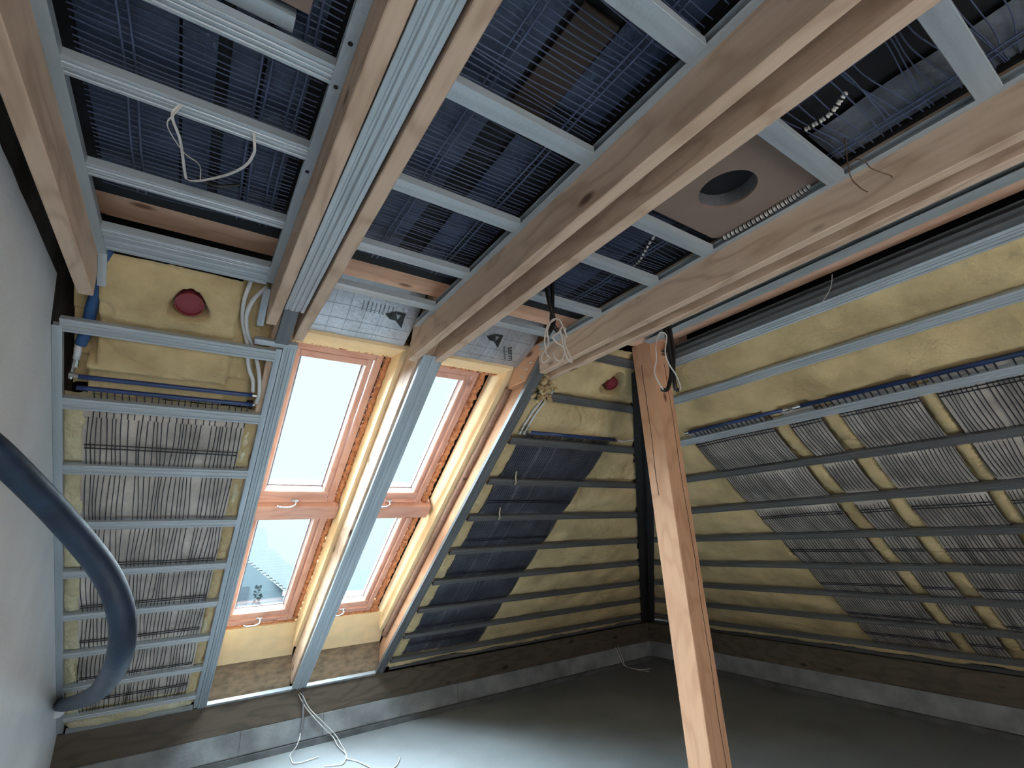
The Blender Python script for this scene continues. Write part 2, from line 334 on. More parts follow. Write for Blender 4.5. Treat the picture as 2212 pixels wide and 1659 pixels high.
# profile laid lengthwise between the two beams of the left pair
cdp((.2785,YB+.05,2.606),(.2785,2.07,2.606),(0,0,1),'grooved metal profile lying lengthwise between the two beams of the left pair',k=1.32)
udp((.2785,2.05,2.66),(.2785,2.36,2.56),(0,.5,.9),'short dark steel hanger at the lower end of the left beam pair',m=GALV_D,sec=scaled(UD,2.2))
# corner between ceiling and side slope
udp((2.225,YB+.05,ZC),(2.225,1.80,ZC),(0,0,1),'grey steel track along the purlin, left of its orange underside',m=GALV,sec=scaled(UD,2.9))
udp((2.548,YB+.05,2.758),(2.548,2.1,2.758),(0,0,1),'dark steel track in the shadow between the purlin and the right slope',m=GALV_D,sec=scaled(UD,1.5))
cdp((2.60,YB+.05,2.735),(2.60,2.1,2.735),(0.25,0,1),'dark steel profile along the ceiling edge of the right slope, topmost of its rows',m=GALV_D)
# window slope, left bay
SI=[.296+.4*i for i in range(9)]
for i,s in enumerate(SI):
    cdp(wp(-.52,s+.03,0),wp(.268,s+.03,0),NW,'galvanized profile across the left slope bay beside the hose, %s from the top'%ordn[i+1] if False else 'galvanized profile across the left slope bay behind the hose, %s below the ceiling'%ordn[i])
cdp((-.383,2.084,2.737),(.163,2.084,2.737),(0,0,1),'broad galvanized profile at the fold between ceiling and left slope bay',k=1.72)
udp(wp(-.5275,.33,-.001),wp(-.5275,3.70,-.001),NW,'light steel track running down the plastered wall edge of the left slope',sec=scaled(UD,1.2))
udp(wp(-.395,-.02,-.0),wp(-.395,.12,-.0),NW,'short stub of steel track hanging below the beam nearest the left wall')
udp(wp(.1745,-.02,-.0),wp(.1745,.17,-.0),NW,'short stub of steel track hanging below the left beam pair')
udp(wp(.276,.28,-.001),wp(.276,3.70,-.001),NW,'narrow steel track on the left edge of the left window rafter')
cdp(wp(.322,.26,-.004),wp(.322,3.72,-.004),NW,'wide grooved profile running down the left edge of the left roof windows, tinted by daylight')
udp(wp(.165,.255,-.003),wp(.355,.255,-.003),NW,'short cross piece of steel track capping the left window profile',m=GALV)
cdp(wp(1.044,.165,-.004),wp(1.044,3.70,-.004),NW,'wide grooved profile running down between the left and right roof windows',k=1.98)
cdp(wp(1.765,-.01,-.004),wp(1.765,3.70,-.004),NW,'dark grooved profile running down the right edge of the right roof windows',m=GALV_D,k=1.33)
for a,b,l in [(.355,.984,'below the left roof windows'),(1.105,1.725,'below the right roof windows')]:
    udp(wp(a,3.70,-.004),wp(b,3.70,-.004),NW,'bright steel track lying on the timber plate '+l,sec=scaled(UD,1.3))
udp(wp(-.5,3.70,-.004),wp(.26,3.70,-.004),NW,'steel track on the timber plate at the foot of the left slope bay')
# window slope, right bay
def hipx(s): return 2.595+CS*s
def hipy(s): return 2.181+CS*s
for i,s in enumerate([-.07]+SI):
    x1=hipx(s)-.03; x0=1.83
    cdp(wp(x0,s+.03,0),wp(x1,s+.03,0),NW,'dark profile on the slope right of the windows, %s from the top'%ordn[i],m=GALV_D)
udp(wp(1.85,3.66,0),wp(5.4,3.66,0),NW,'dark steel track at the foot of the slope right of the windows',m=GALV_D)
# side slope
for i,s in enumerate([0.0]+SI):
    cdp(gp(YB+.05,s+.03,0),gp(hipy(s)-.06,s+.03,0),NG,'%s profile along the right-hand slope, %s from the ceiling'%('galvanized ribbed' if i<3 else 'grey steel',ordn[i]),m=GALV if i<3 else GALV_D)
udp(gp(YB+.05,3.68,0),gp(5.0,3.68,0),NG,'dark steel track at the foot of the right-hand slope',m=GALV_D)
# hip edge flashings
for sgn,l in ((0,'left'),(1,'right')):
    a=wp(2.53,0,-.004) if sgn==0 else gp(2.12,0,-.004); b=wp(hipx(3.66)-.075,3.66,-.004) if sgn==0 else gp(hipy(3.66)-.075,3.66,-.004)
    udp(a,b,NW if sgn==0 else NG,'black %s edge profile of the hip in the far corner'%l,m=HIPM,sec=scaled(UD,2.4))
# ================================================ INSULATION
def wool(name,fn,ufn,s0,s1,label,m=WOOL,nu=60,nv=120,rows=SI,hole=None,base=.040,amp=.042,seed=0.,rough=1.,cover=()):
    b=MB()
    def f(a,c):
        s=s0+(s1-s0)*c; u0,u1=ufn(s); u=u0+(u1-u0)*a
        t=((s-SI[0]-.03)/.4)%1.0
        bul=math.sin(math.pi*max(0,min(1,(t-.08)/.84)))**.5
        edge=min(1,min(a,1-a)*nu/3.)
        d=base-amp*bul*edge*(.72+.5*nz3(u*3,s*4,seed))+.007*rough*nz3(u*7,s*7,seed+3)+.004*rough*nz3(u*26,s*20,seed+9)
        crease=abs(nz3(u*1.6+.8*nz3(u*3,s*3,2.),s*2.1,seed+20)); d+=.014*rough*max(0,.03-crease)/.03*(.4+.6*min(1,max(0,nz3(u*.9,s*.9,seed+31)+.5)))+.012*rough*nz3(u*3.3+2*nz3(u*1.7,s*1.7,seed),s*5.,seed+41)
        if hole:
            r=math.hypot(u-hole[0],s-hole[1])/(hole[2]*(1+.12*math.sin(3*math.atan2(s-hole[1],u-hole[0]))))
            if r<1.25: d+=.09*min(1,max(0,(1.25-r)/.25))
        for (a0,a1,b0,b1,dm) in cover:
            if a0<u<a1 and b0<s<b1: d=max(d,dm)+.012
        if t<.11 or t>.95: d=max(d,.0295)
        return fn(u,s,d)
    b.grid(f,nu,nv); o=b.build(name,m,smooth=True); return tag(o,label,'insulation')
wool('mineral_wool_batt',wp,lambda s:(-.50,.262),-.02,.69,'yellow mineral wool batt pierced by the red duct at the top of left slope bay',nu=70,nv=70,hole=(-.103,.152,.060),cover=[(-.6,-.405,-.1,.5,.10),(-.6,-.435,.3,.7,.10),(.085,.3,-.1,.7,.055),(.19,.3,-.1,.7,.09),(-.5,.3,.53,.7,.03)])
wool('mineral_wool_batt',wp,lambda s:(-.515,.262),.69,3.66,'pale mineral wool batt behind the capillary mat of the left slope bay',m=WOOLP,nu=60,nv=260,seed=4.,rough=1.,cover=[(-.455,.21,.68,3.45,.030)])
wool('mineral_wool_batt',wp,lambda s:(1.80,hipx(s)-.02),-.12,.72,'mineral wool batt with a torn hole for the red duct beside the post head',nu=90,nv=80,hole=(2.435,.15,.080),seed=8.,rough=1.5)
wool('mineral_wool_batt',wp,lambda s:(1.80,hipx(s)-.05),.72,3.64,'mineral wool blanket bulging between profiles right of the roof windows',nu=200,nv=260,seed=12.,cover=[(1.895,2.745,.70,3.46,.030)])
wool('mineral_wool_batt',gp,lambda s:(YB+.05,hipy(s)-.05),.02,3.64,'large yellow mineral wool blanket bulging between profiles of the right-hand slope',nu=360,nv=300,seed=16.,cover=[(b_-.01,a+.01,.60,3.47,.030) for a,b_ in ((2.27,1.66),(1.55,1.36),(1.25,.86),(.78,-.4))])
# torn tuft of wool at the profile corner under the right beam pair
tf=MB()
for i in range(26):
    c=wp(1.87+random.uniform(-.05,.06),.22+random.uniform(-.08,.1),.0+random.uniform(-.02,.02)); pts=[c]
    for k in range(5): pts.append(pts[-1]+V((random.uniform(-.02,.02),random.uniform(-.015,.015),random.uniform(-.02,.016))))
    tf.tube(smooth_pts(pts,3),[.009+.004*random.random()]*(len(pts)*3-2),6)
tag(tf.build('wool_tuft',WOOL,smooth=True),'crumpled tuft of torn mineral wool under the ends of the right beam pair','insulation')
# ragged wool cushions along mat edges
def cushion(fn,u0,u1,s0,s1,label,m=WOOLP,seed=0.,amp=.03):
    b=MB()
    def f(a,c):
        u=u0+(u1-u0)*a; s=s0+(s1-s0)*c; e=(math.sin(math.pi*a)*math.sin(math.pi*c))**.4
        u+=.012*nz3(s*14,seed)*(1 if a>.5 else .3); 
        return fn(u,s,.028-amp*e*(.8+.5*nz3(u*10,s*10,seed))+.008*nz3(u*34,s*34,seed))
    b.grid(f,14,34); return tag(b.build('wool_cushion',m,smooth=True),label,'insulation')
for i in range(7):
    s0=SI[i+1]+.065; s1=SI[i+1]+.395
    cushion(wp,-.515,-.43-.02*nz3(i*3.3,1.),s0,s1,'pale wool cushion against the plastered wall, %s down the left slope bay'%ordn[i],seed=i*1.7)
    cushion(wp,.185+.02*nz3(i*2.1,7.),.258,s0,s1,'wool cushion against the window rafter, %s down the left slope bay'%ordn[i],m=WOOL,seed=30+i*1.7)
cushion(wp,-.47,.25,SI[8]+.06,3.685,'long pale wool roll on the timber plate below the left slope bay',seed=77.,amp=.03)
for i in range(8):
    s0=SI[i]+.065; s1=SI[i]+.395
    if i<1: continue
    cushion(wp,1.83,1.925+.02*nz3(i*2.7,3.),s0,min(s1,3.63),'torn wool cushion beside the dark window profile, %s from top'%ordn[i-1],m=WOOL,seed=50+i*2.3)
# foil backing sheets under the mats
def sheet(name,fn,u0,u1,s0,s1,d,label,m,nu=24,nv=90,amp=.006,seed=0.,cat='foil'):
    b=MB()
    def f(a,c):
        u=u0+(u1-u0)*a; s=s0+(s1-s0)*c
        t=((s-SI[0]-.03)/.4)%1.0; bul=math.sin(math.pi*t)
        dd=d-.016*bul*(1 if fn is not cp else 0)+amp*nz3(u*6,s*6,seed)+.5*amp*nz3(u*21,s*15,seed+2)
        if fn is not cp and (t<.1 or t>.9): dd=max(dd,.0285)
        return fn(u,s,dd)
    b.grid(f,nu,nv); return tag(b.build(name,m,smooth=True),label,cat)
def cp(u,s,d): return V((u,s,2.72+d))
sheet('foil_sheet',wp,-.445,.20,.765,3.42,.022,'grey foil sheet behind the capillary tubes of the left slope bay',FOILG,seed=3.,nv=150,amp=.005)
sheet('foil_sheet',wp,1.905,2.735,.70,3.44,.022,'dark grey foil sheet behind the capillary mat right of the windows',FOILD,seed=5.,nv=150,amp=.004)
GY=[(2.27,1.66,'nearest the post'),(1.55,1.36,'narrow one between two strips of bare wool'),(1.25,.86,'right of the second bare wool strip'),(.78,-.4,'at the right edge of the picture')]
for a,b_,l in GY:
    sheet('foil_sheet',gp,b_,a,.635,3.45,.022,'grey foil sheet on the right-hand slope, '+l,FOILG if a>.8 else FOILG,seed=a,nv=150,amp=.004,nu=max(8,int((a-b_)*40)))
# ================================================ CAPILLARY MATS
def mat_obj(fn,u0,u1,s0,s1,d,step,label,mt,spacers,wob=.004,r=.0025,along='s',header=None,nseg=40,follow=True,hm=HEADER,skew=0.):
    e=empty('capillary_mat',fn(u0,s0,d),label,'heating mat')
    b=MB(); n=int(abs((u1-u0) if along=='s' else (s1-s0))/step)
    def dd(s):
        if not follow: return d
        t=((s-SI[0]-.03)/.4)%1.0; q=d-.016*math.sin(math.pi*t); return max(q,.0265) if (t<.1 or t>.9) else q
    for i in range(n+1):
        if random.random()<.03: continue
        pts=[]
        for k in range(nseg+1):
            c=k/nseg
            if along=='s':
                s=s0+(s1-s0)*c; u=u0+(u1-u0)*i/n+wob*nz3(i*.35,s*2.2,u0)*2.2+.0025*nz3(i*3.1,s*6,1.); pts.append(fn(u,s,dd(s)-.0045))
            else:
                u=u0+(u1-u0)*c; s=s0+(s1-s0)*i/n+wob*nz3(i*.35,u*2.5,s0)*2.2+.0025*nz3(i*3.1,u*7,1.)+skew*c; pts.append(fn(u,s,d-.0045+.012*nz3(u*2.,i*.12)))
        b.tube(pts,r,4,caps=False)
    o=b.build('tubes',mt,e,smooth=True); o['kind']='stuff'
    for sp in spacers:
        q=MB(); pts=[]
        for k in range(nseg+1):
            c=k/nseg
            if along=='s': u=u0+(u1-u0)*c; s=sp+.01*nz3(u*2.,sp*3); pts.append(fn(u,s,dd(s)-.009))
            else: s=s0+(s1-s0)*c; u=sp+.012*nz3(s*2.,sp*3); pts.append(fn(u,s,d-.009+.012*nz3(u*2.,s*3)))
        q.tube(pts,.0032,5); q.build('spacer_cord',mt,e,smooth=True)
    if header is not None:
        for hs in header:
            q=MB(); q.tube([fn(u0+(u1-u0)*c/20,hs+.006*nz3(c*.3,hs),.002+.0*c) for c in range(21)],.010,10); q.build('header_pipe',hm,e,smooth=True)
    return e
def pairs(l): return [v for s in l for v in (s-.011,s+.011)]
# left slope bay
mat_obj(wp,-.435,.19,.80,3.50,.022,.0195,'dark capillary tube mat on grey foil in the left slope bay behind the hose',TUBE_K,pairs([1.05-.08,1.95-.1,2.28-.05,2.72-.14,3.08-.06,3.30]),wob=.008,r=.0027)
mat_obj(wp,1.91,2.735,.66,3.46,.022,.0165,'dark capillary tube mat on the slope right of the windows',TUBE_K,pairs([1.33,1.78,2.22,2.66,2.98,3.26]),wob=.002,r=.0022)
for a,b_,l in GY:
    mat_obj(gp,b_,a,.74,3.48,.022,.0195,'black capillary tube mat on the right-hand slope, '+l,TUBE_K,pairs([.78,1.14,1.66,2.10,2.55,3.0,3.3]),wob=.006,r=.0022)
for a,b_,l in [(2.20,1.62,'nearest the post'),(1.34,-.4,'right of the brass joint')]:
    mat_obj(gp,b_,a,.638,.692,.010,.034,'sparse fringe of black tubes under the side header pipe, '+l,TUBE_K,[],wob=.006,r=.0042,nseg=6,follow=False)
# ceiling mats (tubes along X)
CD0=.085
mat_obj(cp,-.37,.155,-.25,1.79,CD0,.0195,'blue capillary tube mat above the leftmost ceiling bay',TUBE_B,pairs([-.27,.02,.10]),wob=.006,along='u',follow=False,r=.0019)
mat_obj(cp,.385,.905,-.25,1.79,CD0,.0185,'blue capillary tube mat above the second ceiling bay',TUBE_B,pairs([.53,.80]),wob=.008,along='u',follow=False,r=.0019)
mat_obj(cp,1.12,1.70,.97,1.79,CD0,.0185,'blue capillary tube mat above the third ceiling bay, window end',TUBE_B,pairs([1.22,1.55]),wob=.010,along='u',follow=False,r=.0019)
mat_obj(cp,1.12,1.70,-.55,.48,CD0,.0235,'slack capillary tube mat above the third ceiling bay beyond the hardboard',TUBE_B,pairs([1.24,1.63]),wob=.022,along='u',follow=False,r=.0021)
# ceiling foil strips: lighter bands over a black sheet painting the void's darkness
struct(MB().aabb((-.42,YB,2.835),(2.45,1.905,2.85)).build('ceiling_void_black',BLACKM))
def cstrip(x0,x1,y0,y1,dz,label,m=NAVY,seed=0.):
    return sheet('foil_strip',cp,x0,x1,y0,y1,.098+dz,label,m,nu=10,nv=50,amp=.006,seed=seed)
for k,(a,b_) in enumerate([(-.365,-.165),(-.158,-.085),(-.055,.015),(.022,.125)]):
    cstrip(a,b_,-.4,1.79,0,'blue grey foil strip above the leftmost ceiling bay, %s from the wall'%ordn[k],seed=k*3.)
for k,(a,b_,c_,d_) in enumerate([(.385,.60,-.4,1.79),(.63,.70,-.4,.52),(.70,.80,.95,1.79),(.74,.895,-.4,.80)]):
    cstrip(a,b_,c_,d_,0,['wide foil strip beside the left beam pair in the second ceiling bay','narrow foil strip near the hole in the second ceiling bay','narrow foil strip close to the middle beams in second ceiling bay','foil strip at the near end of the second ceiling bay'][k],seed=20+k*3.)
cstrip(1.12,1.50,.98,1.79,0,'foil strip at the window end of the third ceiling bay',seed=40.)
cstrip(1.12,1.36,-.5,.45,0,'crumpled foil strip along the middle beams at the near end of third bay',seed=44.)
cstrip(1.50,1.70,-.5,.47,-.006,'pale crumpled foil strip along the right beams at the near end of third bay',m=mat('mid grey foil',(.16,.18,.21),.4,.2,.25,(7,7,7),.5,40,col2=(.07,.08,.10)),seed=48.)
tag(MB().aabb((.62,.545,2.812),(.735,.86,2.822)).build('hardboard_patch',mat('dark brown board',(.05,.033,.025),.7)),'small dark brown board showing through the second ceiling bay','board')
# hardboard panel with round opening
def holed(x0,x1,y0,y1,z,cx,cy,rx,ry,th):
    b=MB(); n=48; ring=[];out=[];
    for k in range(n):
        a=2*math.pi*k/n; ring.append((cx+rx*math.cos(a),cy+ry*math.sin(a)))
        dx,dy=math.cos(a),math.sin(a); tx=((x1 if dx>0 else x0)-cx)/dx if abs(dx)>1e-6 else 1e9; ty=((y1 if dy>0 else y0)-cy)/dy if abs(dy)>1e-6 else 1e9; t=min(tx,ty); out.append((cx+dx*t,cy+dy*t))
    for k in range(n):
        j=(k+1)%n; (a,b1),(c,d)=ring[k],ring[j]; (e,f),(g,h)=out[k],out[j]
        b.poly([(a,b1,z),(c,d,z),(g,h,z),(e,f,z)][::-1]); b.poly([(a,b1,z),(a,b1,z+th),(c,d,z+th),(c,d,z)]); b.poly([(a,b1,z+th),(e,f,z+th),(g,h,z+th),(c,d,z+th)][::-1]); b.poly([(e,f,z),(g,h,z),(g,h,z+th),(e,f,z+th)])
    return b
pan=holed(1.13,1.70,.50,.945,2.775,1.458,.735,.098,.098,.010)
po=tag(pan.build('hardboard_sheet',MDF),'brown hardboard panel with a round duct opening above the third ceiling bay','board')
tag(MB().tube([(1.458,.735,2.786),(1.458,.735,2.84)],.099,40,caps=False).build('duct_outlet',DUCTG,smooth=False),'grey round duct mouth seen through the hole of the hardboard panel','duct')
tag(MB().aabb((-.05,.50,2.775),(.085,.875,2.785)).build('hardboard_sheet',MDF),'brown hardboard panel with a screw at the top of the leftmost ceiling bay','board')
udp((-.37,.915,2.772),(.06,.915,2.772),(0,0,1),'knurled cut-off of track lying beside the hardboard in the leftmost ceiling bay',sec=scaled(UD,1.5))
# ================================================ RED DUCTS, PIPES, HOSE
def duct(u,s,r,d,label):
    b=MB(); c=wp(u,s,d); t=NW; ax=V((1,0,0)); ay=DW; n=28
    rings=[(0,r),(0,r*.93),(.014,r*.92),(.016,r*.55),(.0165,.0005)]; base=len(b.v)
    b.tube([c+t*.09,c],[r,r],n,caps=False)
    for h,rr in rings:
        for k in range(n): a=2*math.pi*k/n; b.v.append(c+t*h+ax*math.cos(a)*rr+ay*math.sin(a)*rr)
    off=2*n
    for i in range(len(rings)-1):
        for k in range(n): q=off+i*n; b.f.append((q+k,q+(k+1)%n,q+n+(k+1)%n,q+n+k))
    return tag(b.build('duct_pipe',REDP,smooth=False),label,'duct')
duct(-.104,.152,.055,.040,'red round duct end plugged into yellow wool at the top of the left slope bay')
duct(2.455,.165,.048,.045,'red round duct end in a torn hole of wool beside the post head')
# insulated blue riser
tag(MB().tube(smooth_pts([wp(-.375,-.12,.03),wp(-.395,.05,.030),wp(-.41,.15,.035),wp(-.432,.25,.052),wp(-.445,.36,.05),wp(-.462,.43,.035)],6),.021,14).build('riser_sleeve',BLUED,smooth=True),'blue insulated riser pipe coming down beside the left wall above the header pipes','pipe')
vt=empty('shutoff_fitting',wp(-.485,.55,.03),'nickel pipe fitting joining the blue riser to the header pipes','fitting')
MB().tube([wp(-.466,.435,.042),wp(-.474,.505,.036)],.013,12).build('sleeve_end',WHITEP,vt,smooth=True)
MB().tube([wp(-.475,.505,.034),wp(-.478,.54,.03)],[.011,.013],8).build('union_nut',BRASS,vt)
MB().tube([wp(-.49,.575,.018),wp(-.455,.575,.006)],[.012,.009],8).build('union_nut',BRASS,vt)
MB().tube([wp(-.479,.535,.028),wp(-.49,.60,.02)],.008,8).build('elbow',BRASS,vt)
for k,(a,b_,l) in enumerate([((-.46,.575),(.205,.575),'upper'),((-.465,.634),(.215,.640),'lower')]):
    h=tag(MB().tube([wp(a[0]+(b_[0]-a[0])*t/16,.0+a[1]+(.02+0)*0+(b_[1]-a[1])*0+.012*k*0-.0,.004) for t in range(17)],.0105,12).build('header_pipe',HEADER,smooth=True),'%s of the two blue header pipes across the left slope bay'%l,'pipe')
    MB().tube([wp(.195,a[1],.004),wp(.225,a[1],.004)],.007,8).build('end_fitting',BRASS,h)
mat_obj(wp,-.44,.20,.645,.80,.026,.026,'short tube mat hanging from the two header pipes in the left slope bay',TUBE_K,[],wob=.004,r=.003,nseg=10)
for pts,l in [([wp(.108,-.03,.03),wp(.095,.07,.025),wp(.105,.18,.03),wp(.140,.30,.042),wp(.165,.42,.025),wp(.195,.50,.03),wp(.205,.56,.012)],'left of the two white plastic pipes curving down beside the window rafter'),
              ([wp(.175,-.02,.03),wp(.13,.05,.012),wp(.115,.14,.012),wp(.135,.24,.03),wp(.175,.33,.042),wp(.215,.45,.02),wp(.235,.57,.02),wp(.228,.63,.012)],'right of the two white plastic pipes curving down beside the window rafter')]:
    tag(MB().tube(smooth_pts(pts,6),.0095,10).build('plastic_pipe',WHITEP,smooth=True),l,'pipe')
# right window-slope header with valves
h=tag(MB().tube([wp(1.94,.632,-.002),wp(2.76,.622,-.002)],.0125,12).build('header_pipe',HEADER,smooth=True),'blue header pipe right of the roof windows above the tube mat','pipe')
for a in(1.915,2.755): MB().tube([wp(a,.628,-.002),wp(a+.03,.628,-.002)],.0125,8).build('end_fitting',BRASS,h)
mat_obj(wp,1.95,2.74,.64,.76,.028,.0195,'short slanting tube fringe below the blue header pipe right of the windows',TUBE_K,[],wob=.003,r=.003,nseg=8)
for x,l in ((1.868,'left'),(1.902,'right')):
    v=empty('valve',wp(x,.55,.0),'nickel valve with a pale pipe, %s of two beside the dark window profile'%l,'valve')
    MB().tube([wp(x,.58,.0),wp(x,.65,.0)],[.010,.013],10).build('body',BRASS,v)
    MB().tube([wp(x,.615,-.002),wp(x,.615,-.03)],.006,8).build('stem',BRASS,v)
    MB().tube(smooth_pts([wp(x,.58,.0),wp(x+.01,.45,.0),wp(x+.05,.30,.01),wp(x+.07,.24,.03)],5),.008,8).build('pipe',WHITEP,v,smooth=True)
tag(MB().tube(smooth_pts([wp(2.79,.622,-.002),wp(2.86,.63,.0),wp(2.95,.62,.01),wp(3.03,.60,.02)],5),.007,8).build('plastic_pipe',WHITEP,smooth=True),'white plastic pipe leading from the right end of the blue header to the hip','pipe')
# side slope header
h=tag(MB().tube([gp(YB+.3,.628,-.004),gp(1.42,.628,-.004)],.013,12).build('header_pipe',HEADER,smooth=True),'blue header pipe along the right-hand slope, right of the brass joint','pipe')
MB().tube([gp(1.40,.628,-.004),gp(1.445,.628,-.004)],.015,10).build('joint_nut',BRASS,h)
h=tag(MB().tube([gp(1.50,.628,-.004),gp(2.24,.628,-.004)],.012,12).build('header_pipe',HEADER,smooth=True),'blue header pipe along the right-hand slope, between the post and the brass joint','pipe')
MB().tube([gp(1.475,.628,-.004),gp(1.51,.628,-.004)],.014,10).build('joint_nut',BRASS,h)
MB().tube([gp(2.22,.628,-.004),gp(2.26,.628,-.004)],.014,10).build('joint_nut',BRASS,h)
# big dark blue hose bowing out from the left wall
def dirp(a,b,y): return V((a*y,y,1.63+b*y))
HD=[(-.415,4.163,.821),(-.240,3.169,1.033),(-.154,2.542,1.199),(-.120,2.25,1.30),(-.116,2.17,1.386),(-.139,2.14,1.481),(-.201,2.12,1.599),(-.324,2.03,1.761),(-.443,1.90,1.902),(-.506,1.851,1.963),(-.57,1.81,2.02)]
hs=tag(MB().tube(smooth_pts([V((XL+.012,4.83,.695))]+HD,8),.038,24).build('hose',HOSE,smooth=True),'thick dark blue flexible hose bowing out from the plastered left wall','hose')
tag(MB().tube([V((XL-.02,4.86,.70)),V((XL+.02,4.84,.70))],.085,24).build('wall_sleeve',PLAST,smooth=False),'grey sleeve in the left wall where the blue hose goes in','pipe')
# ================================================ ROOF WINDOWS
RB=Matrix((( 1,0,0,0),(0,1,0,0),(0,0,1,0),(0,0,0,1)))
names=[('upper','left'),('lower','left'),('upper','right'),('lower','right')]
for wi,((cx,s0,s1),(vn,hn)) in enumerate(zip(WIN,names)):
    e=empty('window_%d'%(wi+1),wp(cx,s1,.33),None,None); e['kind']='structure'; e['label']='%s roof window of the %s pair, varnished pine with a grey glazing seal'%(vn,hn)
    x0,x1=cx-.275,cx+.275
    # frame
    def bar(nm,xa,xb,sa,sb,da,db,m=FRAMEW,par=e):
        if abs(xb-xa)>abs(sb-sa): return prism(nm,wp(xa,(sa+sb)/2,da),wp(xb,(sa+sb)/2,da),rect(abs(sb-sa),db-da,.006),NW,m,par)
        return prism(nm,wp((xa+xb)/2,sa,da),wp((xa+xb)/2,sb,da),rect(abs(xb-xa),db-da,.006),NW,m,par)
    bar('frame_side',x0,x0+.045,s0,s1,.325,.43); bar('frame_side',x1-.045,x1,s0,s1,.325,.43)
    bar('frame_top',x0+.045,x1-.045,s0,s0+.045,.325,.43); bar('frame_bottom',x0+.045,x1-.045,s1-.06,s1,.322,.43)
    sx0,sx1,ss0,ss1=x0+.05,x1-.05,s0+.05,s1-.067
    sash=bar('sash_bottom',sx0,sx1,ss1-.075,ss1,.335,.40)
    bar('sash_side',sx0,sx0+.036,ss0,ss1-.075,.338,.40); bar('sash_side',sx1-.036,sx1,ss0,ss1-.075,.338,.40); bar('sash_top',sx0+.036,sx1-.036,ss0,ss0+.05,.338,.40)
    gx0,gx1,gs0,gs1=sx0+.036,sx1-.036,ss0+.05,ss1-.075
    # glazing beads (sloping) and seal
    gb=MB()
    o=[(gx0-.004,gs0-.004),(gx1+.004,gs0-.004),(gx1+.004,gs1+.004),(gx0-.004,gs1+.004)]; q=[(gx0+.012,gs0+.012),(gx1-.012,gs0+.012),(gx1-.012,gs1-.012),(gx0+.012,gs1-.012)]
    for k in range(4):
        j=(k+1)%4; gb.poly([wp(*o[k],.345),wp(*o[j],.345),wp(*q[j],.388),wp(*q[k],.388)])
    gb.build('glazing_bead',BEAD,e)
    sl=MB()
    for (a,b_,c,d_) in [(gx0+.010,gx0+.016,gs0+.01,gs1-.01),(gx1-.016,gx1-.010,gs0+.01,gs1-.01),(gx0+.01,gx1-.01,gs0+.010,gs0+.016),(gx0+.01,gx1-.01,gs1-.016,gs1-.010)]:
        slab(sl,a,b_,c,d_,.384,.389)
    sl.build('glazing_seal',SEAL,e)
    slab(MB(),gx0+.006,gx1-.006,gs0+.006,gs1-.006,.390,.396).build('glass_pane',GLASS,e)
    # handle on the bottom rail
    hx=cx; hz=ss1+.004; hd=.322
    hb_=slab(MB(),hx-.012,hx+.034,hz-.018,hz+.006,hd-.008,hd+.006).build('handle',CHROME,e)
    MB().tube(smooth_pts([wp(hx+.018,hz+.0,hd-.006),wp(hx+.014,hz+.008,hd-.032),wp(hx-.02,hz+.018,hd-.042),wp(hx-.06,hz+.018,hd-.042),wp(hx-.09,hz+.016,hd-.040),wp(hx-.098,hz+.006,hd-.038)],4),.0065,8).build('lever',CHROME,e,smooth=True)
for a,b_,l in [(.345,.935,'left'),(1.02,1.66,'right')]:
    tag(prism('joint_board',wp(a,1.77,.285),wp(b_,1.77,.285),rect(.13,.12,.004),NW,FRAMEW),'reddish board closing the joint between the stacked roof windows, %s pair'%l,'board')
# foam seals
def foam(pts,label,r=.022,seed=0.):
    P=smooth_pts(pts,14); b=MB(); n=9
    rr=[r*(.75+.55*abs(nz3(i*.31,seed))+.35*nz3(i*.9,seed+4)) for i in range(len(P))]
    P=[p+V((nz3(i*.4,seed),nz3(i*.4,seed+1),nz3(i*.4,seed+2)))*.012 for i,p in enumerate(P)]
    b.tube(P,rr,n); 
    for k,v in enumerate(b.v): b.v[k]=v+V((nz3(v.x*70,v.y*70,v.z*70),nz3(v.y*70,v.z*70,v.x*70),0))*.006
    return tag(b.build('foam_seal',FOAM,smooth=True),label,'foam')
def line(a,b_,n=9): return [a+(b_-a)*i/n for i in range(n+1)]
foam(line(wp(.355,.385,.325),wp(.93,.385,.325)),'orange expanding foam bead above the upper left roof window',.024,1.)
foam(line(wp(.925,.39,.34),wp(.918,3.17,.345),20),'orange foam bead down the right side of the left roof windows',.021,2.)
foam(line(wp(.37,3.185,.34),wp(.92,3.185,.34)),'orange foam bead under the lower left roof window',.012,3.)
foam(line(wp(1.08,.385,.325),wp(1.67,.385,.325)),'orange expanding foam bead above the upper right roof window',.030,4.)
foam(line(wp(1.605,.39,.345),wp(1.612,3.17,.35),20),'lumpy orange foam bead down the right side of the right roof windows',.030,5.)
foam(line(wp(1.09,3.185,.34),wp(1.66,3.185,.34)),'orange foam bead under the lower right roof window',.020,6.)
# reveals
def rev(x0,x1,s0,s1,d0,d1,l): return tag(slab(MB(),x0,x1,s0,s1,d0,d1).build('reveal_panel',YEL),l,'panel')
rev(.940,.970,.24,3.36,.195,.40,'yellow foam board lining the reveal right of the left roof windows')
rev(.327,.345,.24,3.36,.06,.40,'yellow foam board lining the reveal left of the left roof windows')
rev(1.060,1.080,.24,3.36,.195,.40,'yellow foam board lining the reveal left of the right roof windows')
rev(1.690,1.765,.24,3.30,.205,.40,'wide yellow foam board lining the reveal right of the right roof windows')
def quadp(name,x0,x1,p,q,th,m,l,cat):
    b=MB(); p=V((0,*p)); q=V((0,*q)); t=(q-p).normalized(); n=V((0,-t.z,t.y))*th
    b.box(((p+q)/2+n/2)+V(((x0+x1)/2,0,0)),((x1-x0)/2,0,0),(q-p)/2,n/2); return tag(b.build(name,m),l,cat)
